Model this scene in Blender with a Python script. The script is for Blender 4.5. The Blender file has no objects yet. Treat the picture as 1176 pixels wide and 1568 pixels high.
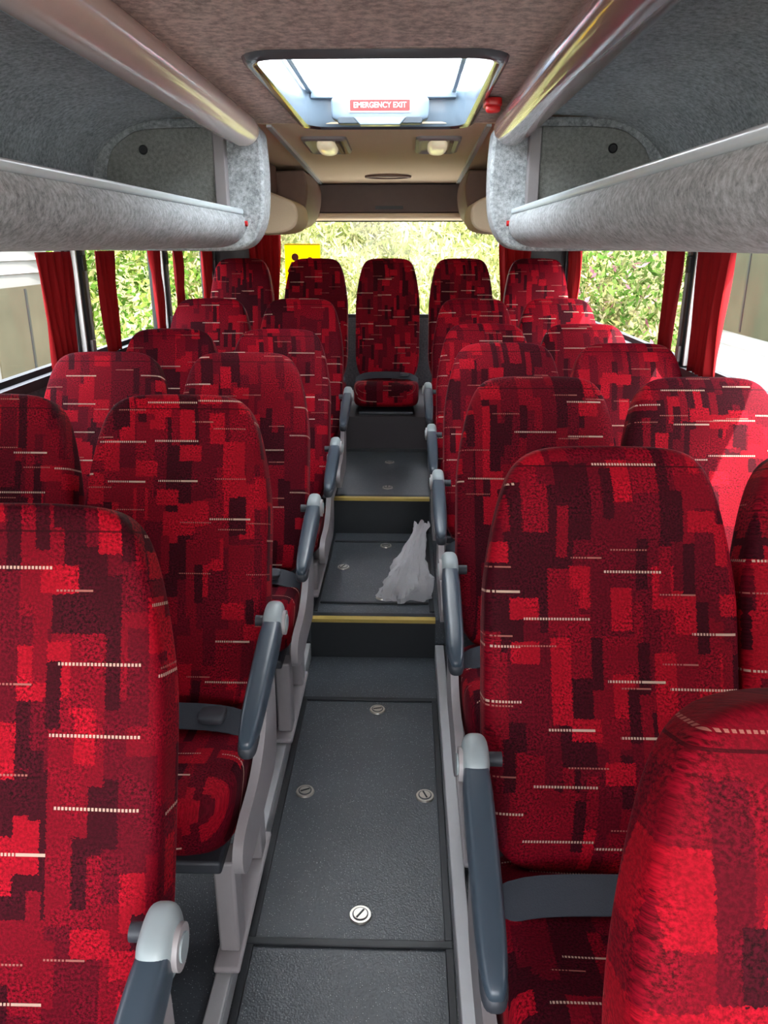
import bpy, bmesh, math, random
from mathutils import Vector, Matrix, noise
random.seed(7)
S = bpy.context.scene
COL = S.collection

# ------------------------------------------------------------------ node helpers
class NT:
    def __init__(s, mat):
        mat.use_nodes = True
        s.t = mat.node_tree; s.t.nodes.clear()
    def n(s, typ, ins=None, **props):
        nd = s.t.nodes.new(typ)
        for k, v in props.items(): setattr(nd, k, v)
        if ins:
            for k, v in ins.items():
                sock = nd.inputs[k]
                if isinstance(v, bpy.types.NodeSocket): s.t.links.new(v, sock)
                else: sock.default_value = v
        return nd
    def m(s, op, a, b=None, c=None):
        ins = {0: a}
        if b is not None: ins[1] = b
        if c is not None: ins[2] = c
        return s.n('ShaderNodeMath', ins, operation=op).outputs[0]
    def mix(s, f, a, b, blend='MIX'):
        nd = s.n('ShaderNodeMix', None, data_type='RGBA', blend_type=blend)
        for idx, v in ((0, f), (6, a), (7, b)):
            if isinstance(v, bpy.types.NodeSocket): s.t.links.new(v, nd.inputs[idx])
            else: nd.inputs[idx].default_value = v
        return nd.outputs[2]
    def out(s, sh):
        o = s.n('ShaderNodeOutputMaterial'); s.t.links.new(sh, o.inputs[0])

def c4(c): return (c[0], c[1], c[2], 1.0)

def plain(name, col, rough=0.5, metal=0.0, coat=0.0, var=0.12, scale=30, bump=0.0, emis=None, es=0, sheen=0, spec=.5):
    mt = bpy.data.materials.new(name); t = NT(mt)
    tc = t.n('ShaderNodeTexCoord')
    nz = t.n('ShaderNodeTexNoise', {'Vector': tc.outputs['Object'], 'Scale': scale, 'Detail': 3.0})
    f = t.m('MULTIPLY_ADD', nz.outputs[0], var * 2, 1 - var)
    colr = t.mix(1.0, c4(col), t.n('ShaderNodeCombineColor', {0: f, 1: f, 2: f}).outputs[0], 'MULTIPLY')
    ins = {'Base Color': colr, 'Roughness': rough, 'Metallic': metal, 'Coat Weight': coat, 'Sheen Weight': sheen, 'Specular IOR Level': spec}
    if emis: ins['Emission Color'] = c4(emis); ins['Emission Strength'] = es
    if bump:
        b = t.n('ShaderNodeBump', {'Height': nz.outputs[0], 'Strength': bump, 'Distance': 0.003})
        ins['Normal'] = b.outputs[0]
    p = t.n('ShaderNodeBsdfPrincipled', ins)
    t.out(p.outputs[0]); return mt

def carpet(name, c1, c2, fine=260, coarse=9, rough=0.95, bump=0.5, lo=.40, hi=.70):
    mt = bpy.data.materials.new(name); t = NT(mt)
    tc = t.n('ShaderNodeTexCoord')
    a = t.n('ShaderNodeTexNoise', {'Vector': tc.outputs['Object'], 'Scale': fine, 'Detail': 3.0, 'Roughness': .7})
    b = t.n('ShaderNodeTexNoise', {'Vector': tc.outputs['Object'], 'Scale': coarse, 'Detail': 4.0})
    d = t.n('ShaderNodeTexNoise', {'Vector': tc.outputs['Object'], 'Scale': fine * .3, 'Detail': 2.0})
    s = t.m('ADD', t.m('MULTIPLY', a.outputs[0], .40), t.m('MULTIPLY', d.outputs[0], .50))
    s = t.m('ADD', s, t.m('MULTIPLY', b.outputs[0], .20))
    r = t.n('ShaderNodeMapRange', {'Value': s, 'From Min': lo, 'From Max': hi})
    col = t.mix(r.outputs[0], c4(c1), c4(c2))
    bp = t.n('ShaderNodeBump', {'Height': s, 'Strength': bump, 'Distance': 0.004})
    p = t.n('ShaderNodeBsdfPrincipled', {'Base Color': col, 'Roughness': rough, 'Normal': bp.outputs[0], 'Sheen Weight': .2})
    t.out(p.outputs[0]); return mt

def fabric_mat():
    mt = bpy.data.materials.new('moquette_red'); t = NT(mt)
    uvn = t.n('ShaderNodeUVMap')
    oi = t.n('ShaderNodeObjectInfo')
    sp0 = t.n('ShaderNodeSeparateXYZ', {0: uvn.outputs[0]})
    jz = t.n('ShaderNodeTexNoise', {'Vector': uvn.outputs[0], 'Scale': 260.0, 'Detail': 1.0})
    js = t.n('ShaderNodeSeparateColor', {0: jz.outputs['Color']})
    off = t.m('MULTIPLY', oi.outputs['Random'], 41.7)
    u0 = t.m('ADD', sp0.outputs[0], off)
    v0 = t.m('ADD', sp0.outputs[1], t.m('MULTIPLY', oi.outputs['Random'], 17.3))
    u = t.m('ADD', u0, t.m('MULTIPLY_ADD', js.outputs[0], .009, -.0045))
    v = t.m('ADD', v0, t.m('MULTIPLY_ADD', js.outputs[1], .009, -.0045))
    def wn(x, y, seed):
        cv = t.n('ShaderNodeCombineXYZ', {0: x, 1: y, 2: seed})
        return t.n('ShaderNodeTexWhiteNoise', {0: cv.outputs[0]}, noise_dimensions='3D').outputs[0]
    def layer(w, h, seed):
        cu = t.m('FLOOR', t.m('DIVIDE', u, w))
        r = wn(cu, 0.5, seed + .37)
        cv = t.m('FLOOR', t.m('ADD', t.m('DIVIDE', v, h), t.m('MULTIPLY', r, 3.0)))
        return wn(cu, cv, seed)
    A = layer(.075, .19, 1.0); B = layer(.036, .075, 2.0); C = layer(.020, .09, 3.0); D = layer(.052, .038, 4.0); E = layer(.030, .13, 5.0)
    crimson = (.145, .0008, .0075, 1); red = (.270, .0018, .010, 1); maroon = (.036, .0008, .0045, 1); deep = (.088, .0007, .0065, 1)
    col = t.mix(t.m('GREATER_THAN', A, .45), crimson, deep)
    col = t.mix(t.m('GREATER_THAN', A, .78), col, maroon)
    col = t.mix(t.m('GREATER_THAN', E, .76), col, deep)
    col = t.mix(t.m('GREATER_THAN', B, .84), col, red)
    col = t.mix(t.m('GREATER_THAN', C, .89), col, maroon)
    col = t.mix(t.m('LESS_THAN', C, .13), col, crimson)
    col = t.mix(t.m('GREATER_THAN', D, .93), col, red)
    v3 = t.n('ShaderNodeCombineXYZ', {0: u0, 1: v0, 2: 0.0})
    nz = t.n('ShaderNodeTexNoise', {'Vector': v3.outputs[0], 'Scale': 240.0, 'Detail': 3.0, 'Roughness': .7})
    patch = t.n('ShaderNodeTexNoise', {'Vector': v3.outputs[0], 'Scale': 14.0, 'Detail': 1.0})
    amp = t.n('ShaderNodeMapRange', {'Value': patch.outputs[0], 'From Min': .40, 'From Max': .60, 'To Min': .40, 'To Max': 1.2})
    mr = t.n('ShaderNodeMapRange', {'Value': nz.outputs[0], 'From Min': .38, 'From Max': .62, 'To Min': -.60, 'To Max': .80})
    sv = t.m('MULTIPLY_ADD', mr.outputs[0], amp.outputs[0], 1.0)
    mul = t.n('ShaderNodeCombineColor', {0: sv, 1: sv, 2: sv})
    col = t.mix(1.0, col, mul.outputs[0], 'MULTIPLY')
    def dashes(w, h, seed, thr, thick):
        cu = t.m('FLOOR', t.m('DIVIDE', u0, w)); fu = t.m('FRACT', t.m('DIVIDE', u0, w))
        j = wn(cu, .5, seed)
        vv = t.m('ADD', t.m('DIVIDE', v0, h), j)
        row = t.m('FLOOR', vv); fv = t.m('FRACT', vv)
        val = wn(cu, row, seed + 1.3)
        st = wn(cu, row, seed + 2.6)
        a = t.m('LESS_THAN', fv, thick / h)
        b = t.m('GREATER_THAN', val, thr)
        c = t.m('GREATER_THAN', fu, t.m('MULTIPLY', st, .40))
        solid = t.m('MULTIPLY', t.m('GREATER_THAN', fu, .70), t.m('GREATER_THAN', st, .5))
        d = t.m('MAXIMUM', t.m('LESS_THAN', t.m('FRACT', t.m('DIVIDE', u0, .0050)), .62), solid)
        return t.m('MULTIPLY', t.m('MULTIPLY', a, b), t.m('MULTIPLY', c, d))
    l1 = dashes(.125, .095, 10.0, .52, .0042)
    l2 = dashes(.080, .12, 20.0, .58, .0028)
    col = t.mix(l1, col, (.52, .35, .27, 1))
    col = t.mix(l2, col, (.33, .11, .09, 1))
    seam = t.m('MULTIPLY', t.m('GREATER_THAN', sp0.outputs[1], .7115), t.m('LESS_THAN', sp0.outputs[1], .7145))
    col = t.mix(t.m('MULTIPLY', seam, .75), col, (.02, .001, .003, 1))
    hgt = t.m('SUBTRACT', nz.outputs[0], t.m('MULTIPLY', seam, 1.5))
    bp = t.n('ShaderNodeBump', {'Height': hgt, 'Strength': .4, 'Distance': 0.002})
    p = t.n('ShaderNodeBsdfPrincipled', {'Base Color': col, 'Roughness': .72, 'Sheen Weight': .14, 'Sheen Roughness': .18,
        'Sheen Tint': (1, .25, .28, 1), 'Specular IOR Level': .10, 'Normal': bp.outputs[0]})
    t.out(p.outputs[0]); return mt

def vinyl_mat():
    mt = bpy.data.materials.new('speckled_vinyl'); t = NT(mt)
    tc = t.n('ShaderNodeTexCoord')
    vo = t.n('ShaderNodeTexVoronoi', {'Vector': tc.outputs['Object'], 'Scale': 230.0})
    sp = t.m('LESS_THAN', vo.outputs['Distance'], .19)
    sel = t.m('GREATER_THAN', t.n('ShaderNodeSeparateColor', {0: vo.outputs['Color']}).outputs[0], .70)
    nz = t.n('ShaderNodeTexNoise', {'Vector': tc.outputs['Object'], 'Scale': 5.0, 'Detail': 6.0})
    nf = t.n('ShaderNodeTexNoise', {'Vector': tc.outputs['Object'], 'Scale': 120.0, 'Detail': 2.0})
    f = t.m('ADD', t.m('MULTIPLY', nz.outputs[0], .6), t.m('MULTIPLY', nf.outputs[0], .4))
    base = t.mix(f, (.022, .028, .034, 1), (.085, .098, .11, 1))
    col = t.mix(t.m('MULTIPLY', sp, sel), base, (.45, .49, .51, 1))
    bp = t.n('ShaderNodeBump', {'Height': vo.outputs['Distance'], 'Strength': .3, 'Distance': 0.002})
    p = t.n('ShaderNodeBsdfPrincipled', {'Base Color': col, 'Roughness': .34, 'Normal': bp.outputs[0]})
    t.out(p.outputs[0]); return mt

def glass_mat(name, tint=(1, 1, 1), gl=.015):
    mt = bpy.data.materials.new(name); t = NT(mt)
    a = t.n('ShaderNodeBsdfTransparent', {0: c4(tint)})
    b = t.n('ShaderNodeBsdfGlossy', {0: (1, 1, 1, 1), 'Roughness': .02})
    mx = t.n('ShaderNodeMixShader', {0: gl, 1: a.outputs[0], 2: b.outputs[0]})
    t.out(mx.outputs[0]); return mt

def transl_mat(name, col, f=.6, rough=.6, alpha=0.0, bump=0):
    mt = bpy.data.materials.new(name); t = NT(mt)
    a = t.n('ShaderNodeBsdfTranslucent', {0: c4(col)})
    ins = {'Base Color': c4(col), 'Roughness': rough}
    if bump:
        tc = t.n('ShaderNodeTexCoord')
        nz = t.n('ShaderNodeTexNoise', {'Vector': tc.outputs['Object'], 'Scale': 38.0, 'Detail': 5.0, 'Distortion': 1.5})
        ins['Normal'] = t.n('ShaderNodeBump', {'Height': nz.outputs[0], 'Strength': bump, 'Distance': .02}).outputs[0]
    b = t.n('ShaderNodeBsdfPrincipled', ins)
    mx = t.n('ShaderNodeMixShader', {0: f, 1: b.outputs[0], 2: a.outputs[0]})
    o = mx.outputs[0]
    if alpha:
        tr = t.n('ShaderNodeBsdfTransparent', {0: (1, 1, 1, 1)})
        o = t.n('ShaderNodeMixShader', {0: alpha, 1: o, 2: tr.outputs[0]}).outputs[0]
    t.out(o); return mt

def leaf_mat(name, cols, sc=.35, k=1.0):
    mt = bpy.data.materials.new(name); t = NT(mt)
    g = t.n('ShaderNodeNewGeometry')
    r = t.n('ShaderNodeValToRGB', {0: g.outputs['Random Per Island']})
    cr = r.color_ramp; cr.interpolation = 'CONSTANT'
    while len(cr.elements) < len(cols): cr.elements.new(.5)
    for e, (p, c) in zip(cr.elements, cols): e.position = p; e.color = c4([q * k for q in c])
    nz = t.n('ShaderNodeTexNoise', {'Vector': g.outputs['Position'], 'Scale': sc * 3, 'Detail': 3.0})
    mr = t.n('ShaderNodeMapRange', {'Value': nz.outputs[0], 'From Min': .35, 'From Max': .65, 'To Min': .45, 'To Max': 1.35})
    cc = t.n('ShaderNodeCombineColor', {0: mr.outputs[0], 1: mr.outputs[0], 2: mr.outputs[0]})
    col = t.mix(1.0, r.outputs[0], cc.outputs[0], 'MULTIPLY')
    a = t.n('ShaderNodeBsdfTranslucent', {0: col}); b = t.n('ShaderNodeBsdfDiffuse', {0: col})
    mx = t.n('ShaderNodeMixShader', {0: .35, 1: b.outputs[0], 2: a.outputs[0]})
    t.out(mx.outputs[0]); return mt

M = {}
M['fab'] = fabric_mat()
M['vinyl'] = vinyl_mat()
M['greycarpet'] = carpet('grey_carpet', (.15, .17, .18), (.60, .65, .67), lo=.38, hi=.70)
M['panelcarpet'] = carpet('end_panel_carpet', (.17, .18, .17), (.32, .33, .31), lo=.40, hi=.68)
M['browncarpet'] = carpet('headliner_carpet', (.42, .28, .23), (.90, .70, .60), fine=150, coarse=6, lo=.43, hi=.65)
M['beige'] = plain('beige_headliner', (.90, .74, .52), .8, scale=300, bump=.2)
M['darkhead'] = plain('dark_brown_panel', (.13, .095, .085), .6)
M['plinth'] = plain('dark_plinth_carpet', (.045, .038, .042), .8, scale=200)
M['browntrim'] = plain('brown_trim', (.22, .14, .11), .6)
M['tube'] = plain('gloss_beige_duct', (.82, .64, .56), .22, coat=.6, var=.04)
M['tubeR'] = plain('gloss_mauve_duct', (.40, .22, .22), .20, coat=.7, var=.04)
M['wall'] = carpet('side_wall_carpet', (.10, .105, .12), (.20, .21, .23))
M['alu'] = plain('light_grey_metal', (.48, .49, .50), .4, metal=.3, var=.05)
M['lgrey'] = plain('light_grey_plastic', (.33, .31, .315), .45, var=.05)
M['arm'] = plain('slate_armrest_plastic', (.045, .066, .088), .33, var=.05)
M['armcap'] = plain('grey_green_plastic', (.28, .33, .34), .42, var=.05)
M['black'] = plain('black_rubber', (.012, .015, .018), .45)
M['darkgrey'] = plain('dark_grey_plastic', (.04, .045, .055), .5)
M['belt'] = plain('belt_webbing', (.028, .034, .045), .7, scale=400, bump=.3)
M['yellow'] = plain('yellow_nosing', (.45, .33, .08), .5)
M['red'] = plain('red_plastic', (.62, .015, .015), .35)
M['hatch'] = plain('blue_grey_plastic', (.20, .27, .34), .3, coat=.3, var=.04)
M['hatchdark'] = plain('dark_hatch_bezel', (.09, .09, .10), .2, coat=.6, var=.04)
M['white'] = plain('white_label', (.85, .85, .85), .5, var=.02)
M['lid'] = transl_mat('milky_acrylic', (.92, .95, .97), .85)
M['strip'] = plain('pale_blue_edge', (.70, .80, .84), .25, var=.04)
M['curtain'] = transl_mat('red_curtain_cloth', (.40, .005, .010), .20, .9)
M['glass'] = glass_mat('window_glass')
M['bag'] = transl_mat('clear_poly_bag', (.98, .98, 1.0), .50, .15, .42, bump=.5)
M['lens'] = plain('lamp_lens', (.85, .80, .68), .25, coat=.5, emis=(1, .85, .55), es=.3)
M['screw'] = plain('steel_screw', (.55, .52, .46), .3, metal=.8)
M['signyellow'] = transl_mat('yellow_sign_film', (.98, .74, .02), .85)
M['signblack'] = plain('sign_figure', (.25, .03, .02), .6)

# ------------------------------------------------------------------ mesh builder
def pnorm(v, p):
    r = (abs(v[0]) ** p + abs(v[1]) ** p + abs(v[2]) ** p) ** (1 / p)
    return (v[0] / r, v[1] / r, v[2] / r)

_sqcache = {}
def sq_base(cuts):
    if cuts in _sqcache: return _sqcache[cuts]
    bm = bmesh.new(); bmesh.ops.create_cube(bm, size=2)
    bmesh.ops.subdivide_edges(bm, edges=bm.edges[:], cuts=cuts, use_grid_fill=True)
    bm.verts.ensure_lookup_table()
    vs = [tuple(v.co) for v in bm.verts]; fs = [[v.index for v in f.verts] for f in bm.faces]
    bm.free(); _sqcache[cuts] = (vs, fs); return vs, fs

class MB:
    def __init__(s): s.v = []; s.f = []; s.mi = []; s.mats = []
    def mt(s, m):
        m = M[m] if isinstance(m, str) else m
        if m not in s.mats: s.mats.append(m)
        return s.mats.index(m)
    def add(s, vs, fs, m, mat4=None):
        o = len(s.v); k = s.mt(m)
        for v in vs:
            v = Vector(v)
            if mat4 is not None: v = mat4 @ v
            s.v.append(tuple(v))
        for f in fs: s.f.append([i + o for i in f]); s.mi.append(k)
    def box(s, x0, x1, y0, y1, z0, z1, m, mat4=None):
        vs = [(x, y, z) for x in (x0, x1) for y in (y0, y1) for z in (z0, z1)]
        fs = [(0, 1, 3, 2), (4, 6, 7, 5), (0, 4, 5, 1), (2, 3, 7, 6), (0, 2, 6, 4), (1, 5, 7, 3)]
        s.add(vs, fs, m, mat4)
    def sq(s, c, h, m, p=4, cuts=6, mat4=None, deform=None, pre=None):
        vs, fs = sq_base(cuts); out = []
        for v in vs:
            if pre: v = pre(v)
            a = pnorm(v, p)
            q = (a[0] * h[0], a[1] * h[1], a[2] * h[2])
            if deform: q = deform(a, q)
            out.append((q[0] + c[0], q[1] + c[1], q[2] + c[2]))
        s.add(out, fs, m, mat4)
    def prof(s, pts, a0, a1, m, axis='y', sgn=1):
        n = len(pts); vs = []
        for a in (a0, a1):
            for p in pts:
                if axis == 'y': vs.append((sgn * p[0], a, p[1]))
                elif axis == 'x': vs.append((a, p[0], p[1]))
                else: vs.append((p[0], p[1], a))
        fs = [(i, (i + 1) % n, n + (i + 1) % n, n + i) for i in range(n)]
        fs += [tuple(range(n)), tuple(range(2 * n - 1, n - 1, -1))]
        s.add(vs, fs, m)
    def cyl(s, c, r, h, m, axis='z', n=24, r2=None):
        r2 = r if r2 is None else r2; vs = []
        for k, (rr, a) in enumerate(((r, -h / 2), (r2, h / 2))):
            for i in range(n):
                t = 2 * math.pi * i / n; x, y = rr * math.cos(t), rr * math.sin(t)
                q = {'z': (x, y, a), 'x': (a, x, y), 'y': (x, a, y)}[axis]
                vs.append((c[0] + q[0], c[1] + q[1], c[2] + q[2]))
        fs = [(i, (i + 1) % n, n + (i + 1) % n, n + i) for i in range(n)] + [tuple(range(n)), tuple(range(2 * n - 1, n - 1, -1))]
        s.add(vs, fs, m)
    def rings(s, rs, m, cap=True):
        n = len(rs[0]); vs = [p for r in rs for p in r]; fs = []
        for k in range(len(rs) - 1):
            for i in range(n):
                fs.append((k * n + i, k * n + (i + 1) % n, (k + 1) * n + (i + 1) % n, (k + 1) * n + i))
        if cap: fs += [tuple(range(n)), tuple(range((len(rs) - 1) * n, len(rs) * n))]
        s.add(vs, fs, m)
    def done(s, name, parent=None, loc=(0, 0, 0), bevel=0, ang=38, uv=None, recalc=True):
        me = bpy.data.meshes.new(name); me.from_pydata(s.v, [], s.f)
        for m in s.mats: me.materials.append(m)
        me.polygons.foreach_set('material_index', s.mi)
        if recalc:
            bm = bmesh.new(); bm.from_mesh(me); bmesh.ops.recalc_face_normals(bm, faces=bm.faces); bm.to_mesh(me); bm.free()
        me.polygons.foreach_set('use_smooth', [True] * len(me.polygons))
        me.set_sharp_from_angle(angle=math.radians(ang))
        if uv:
            l = me.uv_layers.new(name='UVMap')
            for lp in me.loops: l.data[lp.index].uv = uv(me.vertices[lp.vertex_index].co)
        me.update()
        o = bpy.data.objects.new(name, me); COL.objects.link(o); o.location = loc
        if parent: o.parent = parent
        if bevel:
            b = o.modifiers.new('bevel', 'BEVEL'); b.width = bevel; b.segments = 2; b.limit_method = 'ANGLE'
        return o

def empty(name, loc=(0, 0, 0)):
    e = bpy.data.objects.new(name, None); e.location = loc; e.empty_display_size = .1; COL.objects.link(e); return e

def child(name, me, parent, loc=(0, 0, 0), rot=(0, 0, 0), scale=(1, 1, 1)):
    o = bpy.data.objects.new(name, me); o.location = loc; o.rotation_euler = rot; o.scale = scale; o.parent = parent; COL.objects.link(o); return o

def smooth_curve(pts, n=5):
    out = []
    for i in range(len(pts) - 1):
        p0 = pts[max(i - 1, 0)]; p1 = pts[i]; p2 = pts[i + 1]; p3 = pts[min(i + 2, len(pts) - 1)]
        for k in range(n):
            t = k / n
            out.append(tuple(.5 * ((2 * p1[j]) + (-p0[j] + p2[j]) * t + (2 * p0[j] - 5 * p1[j] + 4 * p2[j] - p3[j]) * t * t
                     + (-p0[j] + 3 * p1[j] - 3 * p2[j] + p3[j]) * t ** 3) for j in range(2)))
    out.append(pts[-1]); return out

def rrect(hx, hy, r, cx=0, cy=0, n=6):
    pts = []
    for sx, sy, a0 in ((1, 1, 0), (-1, 1, 90), (-1, -1, 180), (1, -1, 270)):
        for i in range(n + 1):
            a = math.radians(a0 + 90 * i / n)
            pts.append((cx + sx * (hx - r) + r * math.cos(a), cy + sy * (hy - r) + r * math.sin(a)))
    return pts

# ------------------------------------------------------------------ dimensions
YF, YR = -1.4, 5.45
W = 1.20; AH = .248; CEIL = 1.95
S1, S2, S3 = 2.61, 3.53, 4.42
Z1, Z2, Z3 = .16, .34, .55
POD = .05

# ------------------------------------------------------------------ floor
b = MB()
b.box(-AH, AH, YF, S1, -.10, 0, 'vinyl')
b.box(-AH, AH, S1, S2, -.10, Z1, 'vinyl')
b.box(-AH, AH, S2, S3, -.10, Z2, 'vinyl')
for s in (-1, 1):
    x0, x1 = sorted((s * AH, s * W))
    b.box(x0, x1, YF, S1, -.10, POD, 'vinyl')
    b.box(x0, x1, S1, S2, -.10, Z1 + .03, 'vinyl')
    b.box(x0, x1, S2, S3, -.10, Z2 + .02, 'vinyl')
b.box(-W, W, S3, YR, -.10, .0, 'vinyl')
b.done('floor')
b = MB()
b.box(-W + .004, W - .004, S3 + .001, S3 + .03, Z2 + .022, Z3, 'plinth')
b.box(-AH + .002, AH - .002, S3 - .004, S3 + .001, Z2 + .002, Z3, 'plinth')
b.box(-W + .004, W - .004, S3 + .03, YR - .004, Z3 - .03, Z3, 'plinth')
b.box(-AH, AH, S3 - .010, S3 - .004, Z2 + .002, Z2 + .02, 'black')
b.done('rear_bench_plinth')
b = MB()
for y, z0, z1 in ((S1, 0, Z1), (S2, Z1, Z2)):
    b.box(-AH + .012, AH - .012, y - .006, y - .0005, z0 + .001, z1 - .012, 'black')
    b.box(-AH + .012, AH - .012, y - .010, y + .018, z1 - .010, z1 + .004, 'yellow')
    b.box(-AH + .012, AH - .012, y + .018, y + .045, z1 + .0005, z1 + .004, 'black')
b.done('trim_1')
b = MB()
def strip(x0, x1, y0, y1, z): b.box(x0, x1, y0, y1, z + .0002, z + .007, 'black')
for y in (1.32, 2.31): strip(-.234, .234, y - .010, y + .010, 0)
for s in (-1, 1):
    x0, x1 = sorted((s * .216, s * .234))
    strip(x0, x1, 1.330, 2.300, 0); strip(x0, x1, YF + .02, 1.31, 0)
    strip(x0, x1, S1 + .06, S2 - .02, Z1)
strip(-.214, .214, 2.74, 2.752, Z1)
strip(-.214, .214, 3.40, 3.412, Z1)
b.done('trim_2', bevel=.002)
b = MB()
for s in (-1, 1):
    x0, x1 = sorted((s * (AH - .012), s * (AH + .022)))
    b.box(x0, x1, YF, S1 - .02, POD + .0005, POD + .016, 'alu')
    x0, x1 = sorted((s * (AH - .012), s * (AH - .0005)))
    b.box(x0, x1, YF, S1 - .02, .001, POD + .0005, 'alu')
b.done('trim_3', bevel=.003)
b = MB()
for x, y, z in ((.02, 1.40, 0), (-.165, 1.83, 0), (.20, 1.82, 0), (.03, 2.25, 0), (.03, 2.80, Z1), (-.15, 3.1, Z1), (.03, 3.36, Z1), (.03, 3.70, Z2), (.03, 4.18, Z2), (-.19, .7, 0), (.19, .7, 0)):
    x = max(-.182, min(.182, x))
    b.cyl((x, y, z + .003), .027, .005, 'screw', r2=.025)
    b.cyl((x, y, z + .0058), .019, .002, 'darkgrey')
    b.cyl((x, y, z + .0065), .016, .003, 'screw')
    a = Matrix.Translation((x, y, z + .0085)) @ Matrix.Rotation(random.uniform(0, 3), 4, 'Z')
    b.box(-.014, .014, -.002, .002, -.001, .001, 'black', a)
b.done('floor_fasteners')

# ------------------------------------------------------------------ walls, windows
SILL, WTOP = 1.05, 1.53
pill = {-1: [(-1.4, -1.3), (-.25, -.1), (1.35, 1.5), (3.1, 3.26), (4.22, 4.38), (5.3, YR)],
        1: [(-1.4, -1.3), (-.9, -.75), (1.0, 1.15), (2.97, 3.13), (5.3, YR)]}
wi = 1
for s, nm in ((-1, 'left'), (1, 'right')):
    b = MB()
    x0, x1 = sorted((s * W, s * (W + .05)))
    b.box(x0, x1, YF, YR, -.10, SILL, 'wall')
    b.box(x0, x1, YF, YR, WTOP, 2.03, 'greycarpet')
    for y0, y1 in pill[s]: b.box(x0, x1, y0, y1, SILL, WTOP, 'darkgrey')
    xa, xb = sorted((s * (W - .03), s * W))
    b.box(xa, xb, YF, YR, SILL - .03, SILL + .004, 'darkgrey')
    b.done('wall_' + nm)
    P = pill[s]
    for k in range(len(P) - 1):
        b = MB(); y0, y1 = P[k][1], P[k + 1][0]
        xa, xb = sorted((s * (W + .012), s * (W + .04)))
        t = .022
        b.box(xa, xb, y0, y1, SILL, SILL + t, 'black'); b.box(xa, xb, y0, y1, WTOP - t, WTOP, 'black')
        b.box(xa, xb, y0, y0 + t, SILL + t, WTOP - t, 'black'); b.box(xa, xb, y1 - t, y1, SILL + t, WTOP - t, 'black')
        b.box(s * (W + .025), s * (W + .025) + .004, y0 + t, y1 - t, SILL + t, WTOP - t, 'glass')
        b.done('window_%d' % wi); wi += 1
    b = MB()
    for y0, y1 in P[2:]:
        ym = (y0 + y1) / 2
        for dy, w_, m_ in ((-.052, .012, 'alu'), (.035, .014, 'alu'), (-.01, .026, 'darkgrey')):
            xa, xb = sorted((s * (W - .022), s * W - s * .0005))
            b.box(xa, xb, ym + dy, ym + dy + w_, SILL + .01, 1.48, m_)
        xa, xb = sorted((s * (W - .034), s * (W - .022)))
        b.box(xa, xb, ym - .012, ym + .018, 1.40, 1.46, 'black')
        b.box(xa, xb, ym - .015, ym + .02, SILL + .02, SILL + .08, 'lgrey')
    b.done('trim_%d' % (4 if s < 0 else 5), bevel=.002)

RT = 1.655
b = MB()
b.box(-W, W, YR, YR + .05, -.10, 1.02, 'wall')
b.box(-W, W, YR, YR + .05, RT, 2.03, 'darkhead')
for s in (-1, 1):
    x0, x1 = sorted((s * .92, s * W)); b.box(x0, x1, YR, YR + .05, 1.02, RT, 'darkgrey')
b.done('wall_rear')
b = MB(); t = .025
b.box(-.92, .92, YR + .01, YR + .04, 1.02, 1.02 + t, 'black'); b.box(-.92, .92, YR + .01, YR + .04, RT - t * .5, RT, 'black')
b.box(-.92, -.92 + t, YR + .01, YR + .04, 1.02 + t, RT - t * .5, 'black'); b.box(.92 - t, .92, YR + .01, YR + .04, 1.02 + t, RT - t * .5, 'black')
b.box(-.92 + t, .92 - t, YR + .022, YR + .026, 1.02 + t, RT - t * .5, 'glass')
b.done('window_%d' % wi)
b = MB(); b.box(-W, W, YF - .05, YF, -.10, .80, 'wall'); b.box(-W, W, YF - .05, YF, 1.98, 2.03, 'greycarpet'); b.done('wall_front')

b = MB()
b.prof([(5.30, 1.860), (5.33, 1.70), (5.36, 1.69), (YR - .001, 1.69), (YR - .001, 1.860)], -.70, .70, 'darkhead', axis='x')
b.prof(smooth_curve([(5.345, 1.692), (5.335, 1.675), (5.35, 1.658), (5.40, 1.650), (YR - .001, 1.65)], 4) + [(YR - .001, 1.69)], -.80, .80, 'beige', axis='x')
b.box(-.09, .09, 5.318, 5.326, 1.715, 1.735, 'darkgrey')
b.done('rear_header_panel')

# ------------------------------------------------------------------ ceiling with hatch hole
HXC, HX, HY, HC = .03, .312, .59, 2.755
b = MB()
Y0, Y1 = HC - HY, HC + HY
XA, XB = HXC - HX, HXC + HX
Z0, Zt = CEIL, 2.03
b.box(-W, W, YF, Y0, Z0 + .012, Zt, 'browncarpet')
b.box(-W, W, Y1, YR, Z0 + .012, Zt, 'browncarpet')
b.box(-W, XA, Y0, Y1, Z0 + .012, Zt, 'browncarpet'); b.box(XB, W, Y0, Y1, Z0 + .012, Zt, 'browncarpet')
SE = 2.11
b.box(-.49, .49, YF, SE, Z0, Z0 + .0118, 'browncarpet')
b.box(-.49, XA, SE + .006, Y1, Z0, Z0 + .0118, 'browncarpet'); b.box(XB, .49, SE + .006, Y1, Z0, Z0 + .0118, 'browncarpet')
b.box(XA, XB, SE + .006, Y0, Z0, Z0 + .0118, 'browncarpet')
b.done('ceiling')
b = MB()
b.prof([(Y1 + .001, Z0 - .002), (4.2, 1.925), (5.32, 1.868), (5.32, 1.955), (Y1 + .001, 1.961)], -W + .002, W - .002, 'beige', axis='x')
b.done('rear_headliner')
b = MB()
for s in (-1, 1):
    vs = []
    for (y, z) in ((3.36, 1.938), (5.28, 1.862)):
        vs += [(s * .425, y, z), (s * .445, y, z), (s * .445, y, z + .02), (s * .425, y, z + .02)]
    b.add(vs, [(0, 1, 5, 4), (1, 2, 6, 5), (2, 3, 7, 6), (3, 0, 4, 7), (0, 1, 2, 3), (4, 5, 6, 7)], 'strip')
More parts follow.
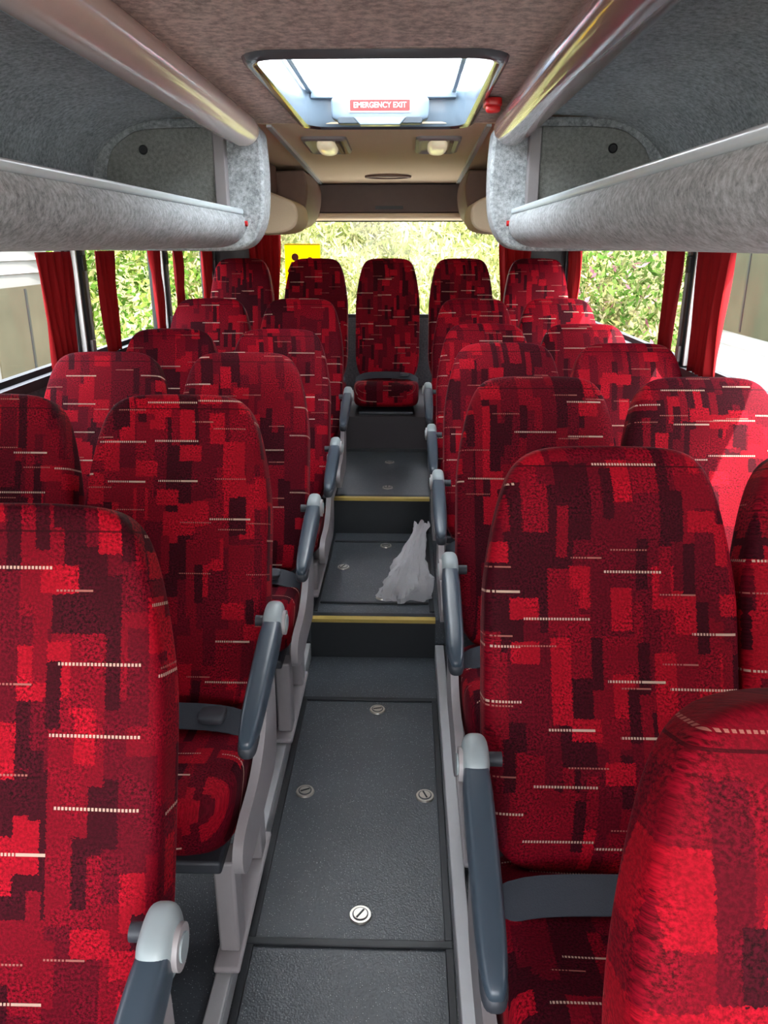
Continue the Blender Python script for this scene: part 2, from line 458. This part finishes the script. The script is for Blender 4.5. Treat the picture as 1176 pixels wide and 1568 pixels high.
b.done('trim_6')

# ------------------------------------------------------------------ luggage racks
inner = smooth_curve([(.548, 1.615), (.556, 1.57), (.60, 1.535), (.80, 1.53), (.96, 1.54), (1.045, 1.59), (1.075, 1.69), (1.05, 1.80), (.97, 1.88), (.86, 1.925), (.70, 1.943), (.50, 1.947)], 5)
outer = [(.50, 1.9615), (1.195, 1.9615), (1.195, 1.50)] + smooth_curve([(1.19, 1.497), (.90, 1.488), (.66, 1.487), (.565, 1.497), (.515, 1.53), (.498, 1.575), (.518, 1.615)], 5)
RE = 3.12
for s, nm in ((-1, 'left'), (1, 'right')):
    e = empty('luggage_rack', (s * .8, 1.0, 1.5))
    off = (-s * .8, -1.0, -1.5)
    b = MB(); b.prof(inner + outer, YF + .02, RE, 'greycarpet', sgn=s); b.done('shelf_shell', e, off, ang=50)
    b = MB(); b.prof(rrect(.025, .010, .007, .532, 1.618), YF + .02, RE - .002, 'strip', sgn=s); b.done('lip_edge', e, off)
    b = MB(); rs = []
    for y, k in [(YF + .02, 1), (3.02, 1), (3.07, .97), (3.11, .88), (3.135, .7), (3.148, .4), (3.15, .1)]:
        rs.append([(s * (.487 + .064 * k * math.cos(a)), y, 1.893 + .058 * k * math.sin(a)) for a in [2 * math.pi * i / 28 for i in range(28)]])
    b.rings(rs, 'tube' if s < 0 else 'tubeR'); b.done('air_duct_tube', e, off, ang=60)
    b = MB()
    cap = [(.47, 1.94)] + smooth_curve([(.432, 1.90), (.424, 1.78), (.428, 1.64), (.447, 1.56), (.49, 1.50), (.56, 1.478), (.70, 1.476)], 5) + [(1.19, 1.48), (1.19, 1.94)]
    b.prof(cap, RE, RE + .16, 'greycarpet', sgn=s)
    b.done('end_cap', e, off, bevel=.012, ang=50)
    b = MB()
    pan = smooth_curve([(.60, 1.555), (.90, 1.555), (.985, 1.60), (1.01, 1.70), (.99, 1.81), (.93, 1.87), (.84, 1.90), (.60, 1.905)], 5)
    b.prof(pan, RE - .03, RE - .001, 'panelcarpet', sgn=s)
    b.box(*sorted((s * .555, s * .60)), 3.075, 3.119, 1.56, 1.90, 'lgrey')
    b.cyl((s * .86, RE - .031, 1.83), .017, .01, 'black', axis='y')
    b.done('end_panel', e, off, bevel=.006)
    b = MB()
    b.cyl((s * .50, RE - .02, 1.575), .010, .02, 'red', axis='x')
    b.done('red_marker', e, off)

for s in (-1, 1):
    e = empty('rear_air_duct', (s * .7, 4.7, 1.7)); off = (-s * .7, -4.7, -1.7)
    b = MB()
    p = smooth_curve([(.45, 1.885), (.432, 1.80), (.445, 1.70), (.475, 1.64), (.53, 1.60), (.64, 1.585)], 5) + [(1.19, 1.585), (1.19, 1.86)]
    b.prof(p, 4.55, 5.29, 'browntrim', sgn=s); b.done('fascia', e, off, bevel=.01, ang=50)
    b = MB()
    p = smooth_curve([(.56, 1.745), (.455, 1.70), (.432, 1.64), (.45, 1.585), (.51, 1.558), (.62, 1.55)], 5) + [(1.19, 1.55), (1.19, 1.745)]
    b.prof(p, 4.10, 4.549, 'beige', sgn=s); b.done('pod', e, off, bevel=.012, ang=50)
    b = MB()
    b.box(*sorted((s * .60, s * 1.19)), 3.30, 4.55, 1.76, 1.905, 'browntrim'); b.done('cove', e, off, bevel=.01)

# ------------------------------------------------------------------ roof hatch
e = empty('roof_hatch', (HXC, HC, CEIL)); off = (-HXC, -HC, -CEIL)
b = MB()
def ring(hx, hy, r, z): return [(x, y, z) for x, y in rrect(hx, hy, r, HXC, HC, 7)]
b.rings([ring(.342, .625, .10, 1.949), ring(.338, .620, .10, 1.938), ring(.324, .612, .095, 1.930), ring(.304, .600, .09, 1.938)], 'hatchdark', cap=False)
b.rings([ring(.304, .600, .09, 1.938), ring(.300, .588, .085, 1.96), ring(.308, .585, .085, 2.06), ring(.39, .64, .09, 2.062)], 'hatch', cap=False)
b.done('bezel', e, off, ang=60, recalc=True)
b = MB(); b.prof(rrect(.40, .65, .09, HXC, HC, 7), 2.064, 2.075, 'lid', axis='z'); b.done('acrylic_lid', e, off)
b = MB()
for xx in (-.262, .290): b.box(xx - .009, xx + .009, HC - .55, HC + .55, 2.048, 2.062, 'hatch')
b.box(-.26, .30, HC + .54, HC + .58, 2.03, 2.062, 'hatch')
b.done('lid_ribs', e, off, bevel=.004)
b = MB()
yh = 3.22
b.sq((.01, yh + .03, 1.985), (.185, .035, .045), 'hatch', p=7, cuts=8)
b.prof(rrect(.16, .012, .01, .01, 1.942), yh - .012, yh + .03, 'arm')
b.prof([(.01 - .10, 1.952), (.01 - .075, 1.925), (.01 + .075, 1.925), (.01 + .10, 1.952)], yh - .02, yh + .03, 'hatch')
b.done('release_handle', e, off, bevel=.003)
b = MB(); b.prof(rrect(.118, .0235, .004, .01, 1.992), yh - .010, yh - .004, 'white'); b.prof(rrect(.112, .0185, .003, .01, 1.992), yh - .012, yh - .0095, 'red'); b.done('label', e, off)
cu = bpy.data.curves.new('label_text', 'FONT'); cu.body = 'EMERGENCY EXIT'; cu.size = .0265; cu.align_x = 'CENTER'; cu.align_y = 'CENTER'; cu.extrude = .0006; cu.offset = .0003
cu.materials.append(M['white'])
child('label_text', cu, e, (.01 - HXC, yh - .0135 - HC, 1.992 - CEIL), (math.radians(90), 0, 0), (.93, 1, 1))
b = MB(); b.prof(rrect(.075, .010, .008, .015, 1.949), HC - .600, HC - .585, 'hatch'); b.done('front_tab', e, off)

e = empty('emergency_hammer', (.388, 2.78, 1.923)); e.scale = (.62, .9, .9)
b = MB()
b.sq((0, 0, .008), (.045, .05, .016), 'red', p=5, cuts=5)
b.sq((0, -.02, -.014), (.038, .016, .014), 'red', p=3, cuts=5)
b.sq((.0, .01, -.010), (.011, .045, .010), 'red', p=4, cuts=5)
b.done('holder_and_hammer', e)

for s in (-1, 1):
    e = empty('ceiling_lamp', (s * .25, 3.85, 1.93))
    b = MB()
    fr = [[(x, y, z) for x, y in rrect(hx, hy, .03, 0, 0, 4)] for hx, hy, z in ((.10, .21, .008), (.098, .205, -.008), (.085, .19, -.014), (.07, .17, -.004))]
    b.rings(fr, 'lgrey', cap=True)
    b.done('frame', e).rotation_euler = (-.036, 0, 0)
    b = MB(); b.sq((0, 0, -.008), (.045, .15, .03), 'lens', p=2.6, cuts=6); b.done('lens', e).rotation_euler = (-.036, 0, 0)
    b = MB(); b.box(.048, .066, -.15, .15, -.018, -.004, 'browntrim'); b.done('side_bar', e, bevel=.003).rotation_euler = (-.036, 0, 0)
b = MB()
r1 = [[(k * .14 * math.cos(a), 4.98 + k * .10 * math.sin(a), 1.884 + z) for a in [2 * math.pi * i / 32 for i in range(32)]] for k, z in ((1, .004), (.98, -.008), (.85, -.010), (.80, -.002))]
b.rings(r1, 'browntrim'); b.done('oval_ceiling_vent')

# ------------------------------------------------------------------ curtains
def curtain(x, y, w, z0, z1, side=None, folds=5, pinch=.72):
    b = MB(); nu, nv = folds * 12, 14; vs = []
    ph = random.uniform(0, 6)
    for j in range(nv + 1):
        t = j / nv; z = z1 + (z0 - z1) * t
        k = 1 - (1 - pinch) * math.sin(t * math.pi * .5) ** 2
        for i in range(nu + 1):
            q = i / nu - .5
            a = 2 * math.pi * folds * (q + .5) + .5 * math.sin(4 * t + ph)
            f = (.017 + .004 * math.sin(5 * q + ph)) * math.sin(a + .5 * math.sin(a)) + .003 * math.sin(13 * q + 5 * t)
            if side: vs.append((x - side * .030 + f * .85, y + q * w * k, z))
            else: vs.append((x + q * w * k, y - .05 + f, z))
    fs = [(j * (nu + 1) + i, j * (nu + 1) + i + 1, (j + 1) * (nu + 1) + i + 1, (j + 1) * (nu + 1) + i) for j in range(nv) for i in range(nu)]
    b.add(vs, fs, 'curtain'); o = b.done('curtain', ang=180, recalc=False)
    so = o.modifiers.new('s', 'SOLIDIFY'); so.thickness = .002
for x, y, w, sd in ((-W, 2.90, .29, -1), (-W, 3.41, .22, -1), (-W, 4.10, .17, -1), (-W, 4.50, .17, -1), (-W, 5.15, .26, -1), (-W, 1.2, .24, -1), (-W, 1.65, .24, -1),
                   (W, 2.80, .28, 1), (W, 3.22, .15, 1), (W, 5.10, .28, 1), (W, .85, .24, 1), (W, 1.3, .24, 1)):
    curtain(x, y, w, 1.058, 1.475, sd, folds=max(3, int(w / .055)))
for sx in (-1, 1):
    curtain(sx * .835, YR, .22, 1.0, 1.58, None, folds=4)

e = empty('school_bus_sign', (-.585, YR - .02, 1.33))
b = MB(); b.prof(rrect(.12, .175, .01, 0, 0), -.004, .004, 'signyellow')
b.done('plate', e)
b = MB()
for cx, k in ((-.05, 1.0), (.05, .8)):
    b.cyl((cx, -.007, .09 * k), .024 * k, .003, 'signblack', axis='y')
    b.prof([(cx - .025 * k, .06 * k), (cx + .025 * k, .06 * k), (cx + .045 * k, -.01), (cx + .03 * k, -.015), (cx + .02 * k, .01), (cx + .022 * k, -.05 * k), (cx + .045 * k, -.13 * k), (cx + .025 * k, -.14 * k), (cx, -.06 * k), (cx - .03 * k, -.14 * k), (cx - .05 * k, -.13 * k), (cx - .022 * k, -.05 * k), (cx - .02 * k, .01), (cx - .045 * k, -.015), (cx - .055 * k, 0)], -.0085, -.0055, 'signblack')
b.done('figures', e)
b = MB(); b.prof(rrect(.118, .003, .002, 0, .17), -.009, -.0052, 'black'); b.prof(rrect(.118, .003, .002, 0, -.17), -.009, -.0052, 'black'); b.done('border', e)

# ------------------------------------------------------------------ seats
L = .745
def sstep(a, b_, x):
    t = max(0, min(1, (x - a) / (b_ - a))); return t * t * (3 - 2 * t)
def back_def(a, q):
    t = (a[2] + 1) / 2
    w = .222 - .030 * sstep(.60, 1.0, t) - .006 * sstep(.2, 0, t)
    th = .058 - .010 * sstep(.4, 1, t)
    x = a[0] * w; y = a[1] * th; z = t * L
    z += .008 * (1 - a[0] ** 2) * sstep(.8, 1, t)
    if a[1] < 0:
        f = -a[1]
        y -= f * .024 * abs(a[0]) ** 3 * (1 - .65 * t)
        y -= f * .014 * math.exp(-((t - .2) / .16) ** 2) * (1 - a[0] ** 2)
        y -= f * .010 * math.exp(-((t - .86) / .10) ** 2) * (1 - a[0] ** 2)
    return (x, y, z)
def dense(v):
    f = lambda c: math.copysign(abs(c) ** .75, c)
    return (f(v[0]), v[1], f(v[2]))
b = MB(); b.sq((0, 0, 0), (1, 1, 1), 'fab', p=6.2, cuts=26, deform=back_def, pre=dense)
o = b.done('tmp_back', ang=180, uv=lambda c: (c.x + c.y * .6, c.z)); back_me = o.data; bpy.data.objects.remove(o)
b = MB()
def shell_def(a, q):
    t = (a[2] + 1) / 2; w = .205 - .034 * sstep(.55, 1.0, t)
    return (a[0] * w, .040 + a[1] * .032, .02 + t * (L - .07))
b.sq((0, 0, 0), (1, 1, 1), 'darkgrey', p=5, cuts=8, deform=shell_def)
o = b.done('tmp_shell', ang=180); shell_me = o.data; bpy.data.objects.remove(o)
CL = .47
def cush_def(a, q):
    x = a[0] * (.218 - .008 * (a[1] < 0) * (-a[1])); y = a[1] * CL / 2; z = a[2] * .068
    if a[2] > 0:
        z += .014 * abs(a[0]) ** 3 * a[2]; z += .016 * math.exp(-((a[1] + .55) / .35) ** 2) * a[2] * (1 - .3 * abs(a[0]))
    if a[1] < -.5: y += .025 * (1 - a[2]) * (-a[1] - .5)
    return (x, y, z)
b = MB(); b.sq((0, 0, 0), (1, 1, 1), 'fab', p=5.5, cuts=16, deform=cush_def)
o = b.done('tmp_cush', ang=180, uv=lambda c: (c.x, c.y - c.z * .8 + 3)); cush_me = o.data; bpy.data.objects.remove(o)
b = MB(); vs = []; n = 16
for i in range(n + 1):
    x = -.215 + .43 * i / n; z = .008 * math.sin(math.pi * i / n) - .03 * (abs(x) / .215) ** 6
    for dy, dz in ((-.030, -.016), (.024, .014), (.024, .017), (-.030, -.013)): vs.append((x, dy, z + dz))
b.rings([vs[i * 4:i * 4 + 4] for i in range(n + 1)], 'belt'); b.sq((.12, -.002, .010), (.03, .028, .010), 'darkgrey', p=5, cuts=4)
o = b.done('tmp_belt', ang=60); belt_me = o.data; bpy.data.objects.remove(o)
def make_arm(s):
    b = MB()
    rot = Matrix.Translation((0, -.005, .235)) @ Matrix.Rotation(math.radians(11), 4, 'X')
    ax = .260 if s > 0 else .248
    def ad(a, q):
        t = (a[1] + 1) / 2
        return (q[0] * (.86 + .2 * t), q[1], q[2] * (.82 + .25 * t) - .012 * (1 - t) ** 2)
    b.sq((s * ax, -.03, 0), (.0225, .185, .030), 'arm', p=4, cuts=10, mat4=rot, deform=ad)
    b.sq((s * ax, .145, .001), (.0225, .042, .038), 'armcap', p=3.2, cuts=8, mat4=rot)
    b.cyl((s * (ax + .023), .135, .262), .027, .008, 'lgrey', axis='x')
    b.cyl((s * (ax + .027), .135, .262), .017, .005, 'armcap', axis='x')
    b.sq((s * ax, -.18, -.022), (.018, .04, .018), 'darkgrey', p=3, cuts=5, mat4=rot)
    b.cyl((s * (ax - .022), .165, .250), .012, .05, 'darkgrey', axis='x')
    return b
def make_shield(s):
    b = MB()
    p = smooth_curve([(.185, .24), (.14, .245), (.10, .17), (.06, .07), (-.04, .01), (-.18, .0), (-.225, -.03), (-.215, -.08), (-.15, -.105), (.0, -.10), (.14, -.09), (.185, .0), (.185, .24)], 4)[:-1]
    x0, x1 = sorted((s * .224, s * .244))
    b.prof(p, x0, x1, 'lgrey', axis='x')
    return b
arm_me = {}; shield_me = {}
for s in (-1, 1):
    o = make_arm(s).done('tmp', ang=50); arm_me[s] = o.data; bpy.data.objects.remove(o)
    o = make_shield(s).done('tmp', ang=50); shield_me[s] = o.data; bpy.data.objects.remove(o)
def seat(x, Dt, zt, zf, arm=0, legs=True, tilt=22, sx=1.0):
    e = empty('coach_seat', (x, Dt - .5, zf))
    pz = zt - .695 - zf
    child('backrest', back_me, e, (0, .20, pz), (math.radians(-tilt), 0, 0), (sx, 1, 1))
    child('back_shell', shell_me, e, (0, .20, pz), (math.radians(-tilt), 0, 0), (sx, 1, 1))
    child('cushion', cush_me, e, (0, .015, pz - .045), (math.radians(-4), 0, 0), (sx, 1, 1))
    child('seat_belt', belt_me, e, (0, .085, pz + .045), (0, 0, 0), (sx, 1, 1))
    if arm:
        child('armrest', arm_me[arm], e, (0, .0, pz))
        child('side_shield', shield_me[arm], e, (0, .0, pz - .02))
    b = MB(); h = pz - .100
    if legs:
        b.box(-.19, .19, -.19, .20, h - .03, h, 'darkgrey')
        for q in (-1, 1):
            for y0, y1 in ((-.16, -.10), (.10, .16)):
                b.box(q * .185 - .022, q * .185 + .022, y0, y1, .017, h - .03, 'lgrey')
            b.box(q * .185 - .028, q * .185 + .028, -.20, .20, .002, .017, 'lgrey')
    else: b.box(-.18 * sx, .18 * sx, -.19, .20, .002, .02, 'darkgrey')
    b.done('frame', e, bevel=.006)
    return e

XL, XLW, XR, XRW = -.43, -.90, .480, .93
ZT = 1.145
def fz(d):
    d -= .5
    return POD + .017 if d < S1 - .22 else (Z1 + .031 if d < S2 - .22 else Z2 + .021)
for d, z in ((1.05, ZT), (1.88, ZT), (2.66, ZT), (3.42, ZT), (4.15, 1.225)):
    f = fz(d)
    seat(XL, d, z, f, arm=1); seat(XLW, d, z, f)
for d, z in ((.585, ZT), (1.40, ZT), (2.18, ZT), (2.95, ZT), (3.68, ZT), (4.35, 1.215)):
    f = fz(d)
    seat(XR + (.03 if d < 1 else 0), d, z, f, arm=-1); seat(XRW + (.02 if d < 1 else 0), d, z, f)
for x in (-.915, -.45, 0, .455, .92):
    seat(x, 5.15, 1.385, Z3, legs=False, tilt=16, sx=.90)

# ------------------------------------------------------------------ plastic bag (thin crumpled film, gathered at the top)
b = MB(); rs = []; n = 48; K = 26
def ridged(v): return 1 - 2 * abs(noise.noise(v))
for k in range(K + 1):
    t = k / K
    lean = .065 * t ** 1.3
    cx = .118 + lean; cy = 2.80 + .015 * t; z = Z1 + .010 + .30 * t
    r = .088 * (1 - t) ** .75 * (.82 + .35 * math.sin(math.pi * min(1, t * 1.6 + .15))) + .010 + .018 * max(0, t - .9) * 10
    ring_ = []
    for i in range(n):
        a = 2 * math.pi * i / n
        c, s_ = math.cos(a), math.sin(a)
        q = .42 * (ridged(Vector((c * 1.7, s_ * 1.7, t * 2.2 + 3))) - .6) + .20 * (ridged(Vector((c * 4.2, s_ * 4.2, t * 4 + 9))) - .6)
        pleat = .16 * t * math.sin(9 * a + 2 * t)
        rr = r * (1 + q * (1.1 - .4 * t) + pleat)
        dz = .012 * noise.noise(Vector((c * 3, s_ * 3, t * 6))) if 0 < k < K else 0
        ring_.append((cx + rr * c, cy + rr * .75 * s_, z + dz + (.012 * math.sin(5 * a) if k == K else 0)))
    rs.append(ring_)
b.rings(rs, 'bag', cap=False); b.done('plastic_bag', ang=25, recalc=False)

# ------------------------------------------------------------------ exterior
GZ = -1.15
b = MB(); b.box(-40, 40, -30, 60, GZ - .1, GZ, plain('pale_concrete', (.50, .48, .44), .9, scale=60, bump=.3)); b.done('ground')
def bank_z(x, y):
    t = max(0, min(1, (y - 9.0) / 8.0))
    return GZ + 5.2 * (t ** .8) + .5 * noise.noise(Vector((x * .3, y * .3, 1.3)))
bm_v = []; bm_f = []; NX, NY = 120, 40
for j in range(NY + 1):
    for i in range(NX + 1):
        x = -30 + 60 * i / NX; y = 9.0 + 14 * j / NY
        bm_v.append((x, y, bank_z(x, y) if j else GZ + .01))
for j in range(NY):
    for i in range(NX):
        a = j * (NX + 1) + i; bm_f.append((a, a + 1, a + NX + 2, a + NX + 1))
EB = empty('overgrown_bank', (0, 12, GZ)); eo = (0, -12, -GZ)
b = MB(); b.add(bm_v, bm_f, carpet('bank_grass', (.07, .11, .03), (.28, .29, .12), fine=12, coarse=.6)); b.done('grassy_slope', EB, eo, recalc=False, ang=180)
def foliage(name, n, xr, yr, zoff, size, mat, elong=1.0, up=.0):
    vs = []; fs = []
    for _ in range(n):
        x = random.uniform(*xr); y = random.uniform(*yr)
        z = bank_z(x, y) + random.uniform(*zoff) * (.6 + .8 * (noise.noise(Vector((x * .9, y * .5, 3))) + .5))
        s_ = random.uniform(*size)
        d = Vector((random.gauss(0, 1), random.gauss(0, 1), random.gauss(0, 1) + up)).normalized()
        e2 = d.cross(Vector((random.gauss(0, 1), random.gauss(0, 1), random.gauss(0, 1)))).normalized()
        p = Vector((x, y, z)); k = len(vs)
        vs += [p - d * s_ * elong, p + e2 * s_ * .45, p + d * s_ * elong, p - e2 * s_ * .45]; fs.append((k, k + 1, k + 2, k + 3))
    me = bpy.data.meshes.new(name); me.from_pydata([tuple(v) for v in vs], [], fs); me.materials.append(mat)
    o = bpy.data.objects.new(name, me); COL.objects.link(o); o.parent = EB; o.location = eo
lm = leaf_mat('hedge_leaves', [(0, (.06, .15, .02)), (.3, (.14, .26, .04)), (.6, (.28, .38, .08)), (.85, (.50, .52, .22)), (.965, (.85, .85, .75))], k=.70)
lr = leaf_mat('willowherb_leaves', [(0, (.08, .18, .03)), (.3, (.18, .29, .07)), (.6, (.36, .40, .15)), (.82, (.55, .50, .30)), (.95, (.62, .28, .36))], k=.70)
gm = leaf_mat('dry_grass_blades', [(0, (.30, .36, .12)), (.35, (.50, .52, .20)), (.7, (.66, .64, .32)), (.92, (.80, .76, .56))], k=.62)
foliage('hedge_leaves', 26000, (-9, -2.2), (9, 14), (0, .9), (.03, .08), lm)
foliage('willowherb', 26000, (2.2, 9), (9, 14), (0, .9), (.03, .07), lr, 1.2, .6)
foliage('tall_grass', 30000, (-3, 3), (9, 15), (0, .55), (.025, .06), gm, 2.0, 1.0)

def vehicle(name, x, y0, y1, zs, zt_, zr, paint, glassm):
    e = empty(name, (x, (y0 + y1) / 2, GZ)); ln = (y1 - y0) / 2; w = 1.1
    b = MB(); zc = (GZ + .35 + zr) / 2 - GZ; hz = (zr - GZ - .35) / 2
    b.sq((0, 0, zc), (w, ln, hz), paint, p=14, cuts=12); b.done('body', e, ang=60)
    b = MB()
    n = 7; seg = (2 * ln - .5) / n
    for s in (-1, 1):
        for k in range(n):
            ya = -ln + .25 + k * seg
            p = rrect(seg / 2 - .035, (zt_ - zs) / 2, .07, ya + seg / 2, (zs + zt_) / 2 - GZ)
            b.prof(p, *sorted((s * (w - .03), s * (w + .012))), glassm, axis='x')
            b.box(*sorted((s * w, s * (w + .02))), ya + seg / 2 - .015, ya + seg / 2 + .015, zs - GZ + .02, zt_ - GZ - .02, 'black')
        b.box(*sorted((s * w, s * (w + .014))), -ln + .2, ln - .2, zs - GZ - .12, zs - GZ - .08, 'lgrey')
        for q in range(3):
            b.box(*sorted((s * (w - .02), s * (w + .010))), -ln + .3, ln - .3, zt_ - GZ + .10 + q * .1, zt_ - GZ + .115 + q * .1, 'lgrey')
    b.done('windows', e)
    b = MB()
    for s in (-1, 1):
        for yy in (-ln * .62, ln * .6):
            b.cyl((s * (w - .10), yy, .482), .48, .26, 'black', axis='x', n=36); b.cyl((s * (w + .035), yy, .482), .26, .02, 'alu', axis='x', n=30)
    b.done('wheels', e)
paintL = plain('silver_paint', (.15, .155, .15), .5, var=.05, scale=2, spec=.2)
paintR = plain('white_paint', (.42, .44, .46), .4, var=.03, scale=2, spec=.3)
gL = plain('tinted_glass_left', (.055, .052, .036), .5, var=.6, scale=1.6, spec=.12)
gR = plain('tinted_glass_right', (.060, .060, .038), .5, var=.6, scale=1.6, spec=.12)
vehicle('minibus', -4.1, -1.5, 7.25, .25, 1.18, 2.2, paintL, gL)
vehicle('white_van', 4.3, -2.5, 8.3, .72, 1.75, 2.3, paintR, gR)

# ------------------------------------------------------------------ light
w = bpy.data.worlds.new('World'); S.world = w; w.use_nodes = True
nt = w.node_tree; nt.nodes.clear()
sk = nt.nodes.new('ShaderNodeTexSky'); sk.sky_type = 'NISHITA'; sk.sun_disc = False; sk.sun_elevation = math.radians(50); sk.sun_rotation = math.radians(150); sk.air_density = 1.0; sk.dust_density = 3.0
mx = nt.nodes.new('ShaderNodeMix'); mx.data_type = 'RGBA'; mx.inputs[0].default_value = .7
nt.links.new(sk.outputs[0], mx.inputs[6]); mx.inputs[7].default_value = (3.1, 3.05, 2.95, 1)
bg = nt.nodes.new('ShaderNodeBackground'); bg.inputs[1].default_value = 2.0
wo = nt.nodes.new('ShaderNodeOutputWorld'); nt.links.new(mx.outputs[2], bg.inputs[0]); nt.links.new(bg.outputs[0], wo.inputs[0])
sl = bpy.data.lights.new('sun', 'SUN'); sl.energy = 12; sl.angle = math.radians(.6); sl.color = (1, .93, .82)
so = bpy.data.objects.new('sun', sl); COL.objects.link(so)
d = Vector((-.42, .55, -.85)); so.rotation_euler = d.to_track_quat('-Z', 'Y').to_euler()

# ------------------------------------------------------------------ camera
cd = bpy.data.cameras.new('camera'); co = bpy.data.objects.new('camera', cd); COL.objects.link(co)
cd.sensor_fit = 'VERTICAL'; cd.sensor_height = 36; cd.lens = 27; cd.clip_start = .02; cd.clip_end = 300
co.location = (.115, 0, 1.5); co.rotation_euler = (math.radians(90 - 19.2), 0, math.radians(1.6))
S.camera = co
S.view_settings.view_transform = 'Standard'; S.view_settings.look = 'None'; S.view_settings.exposure = 0.55
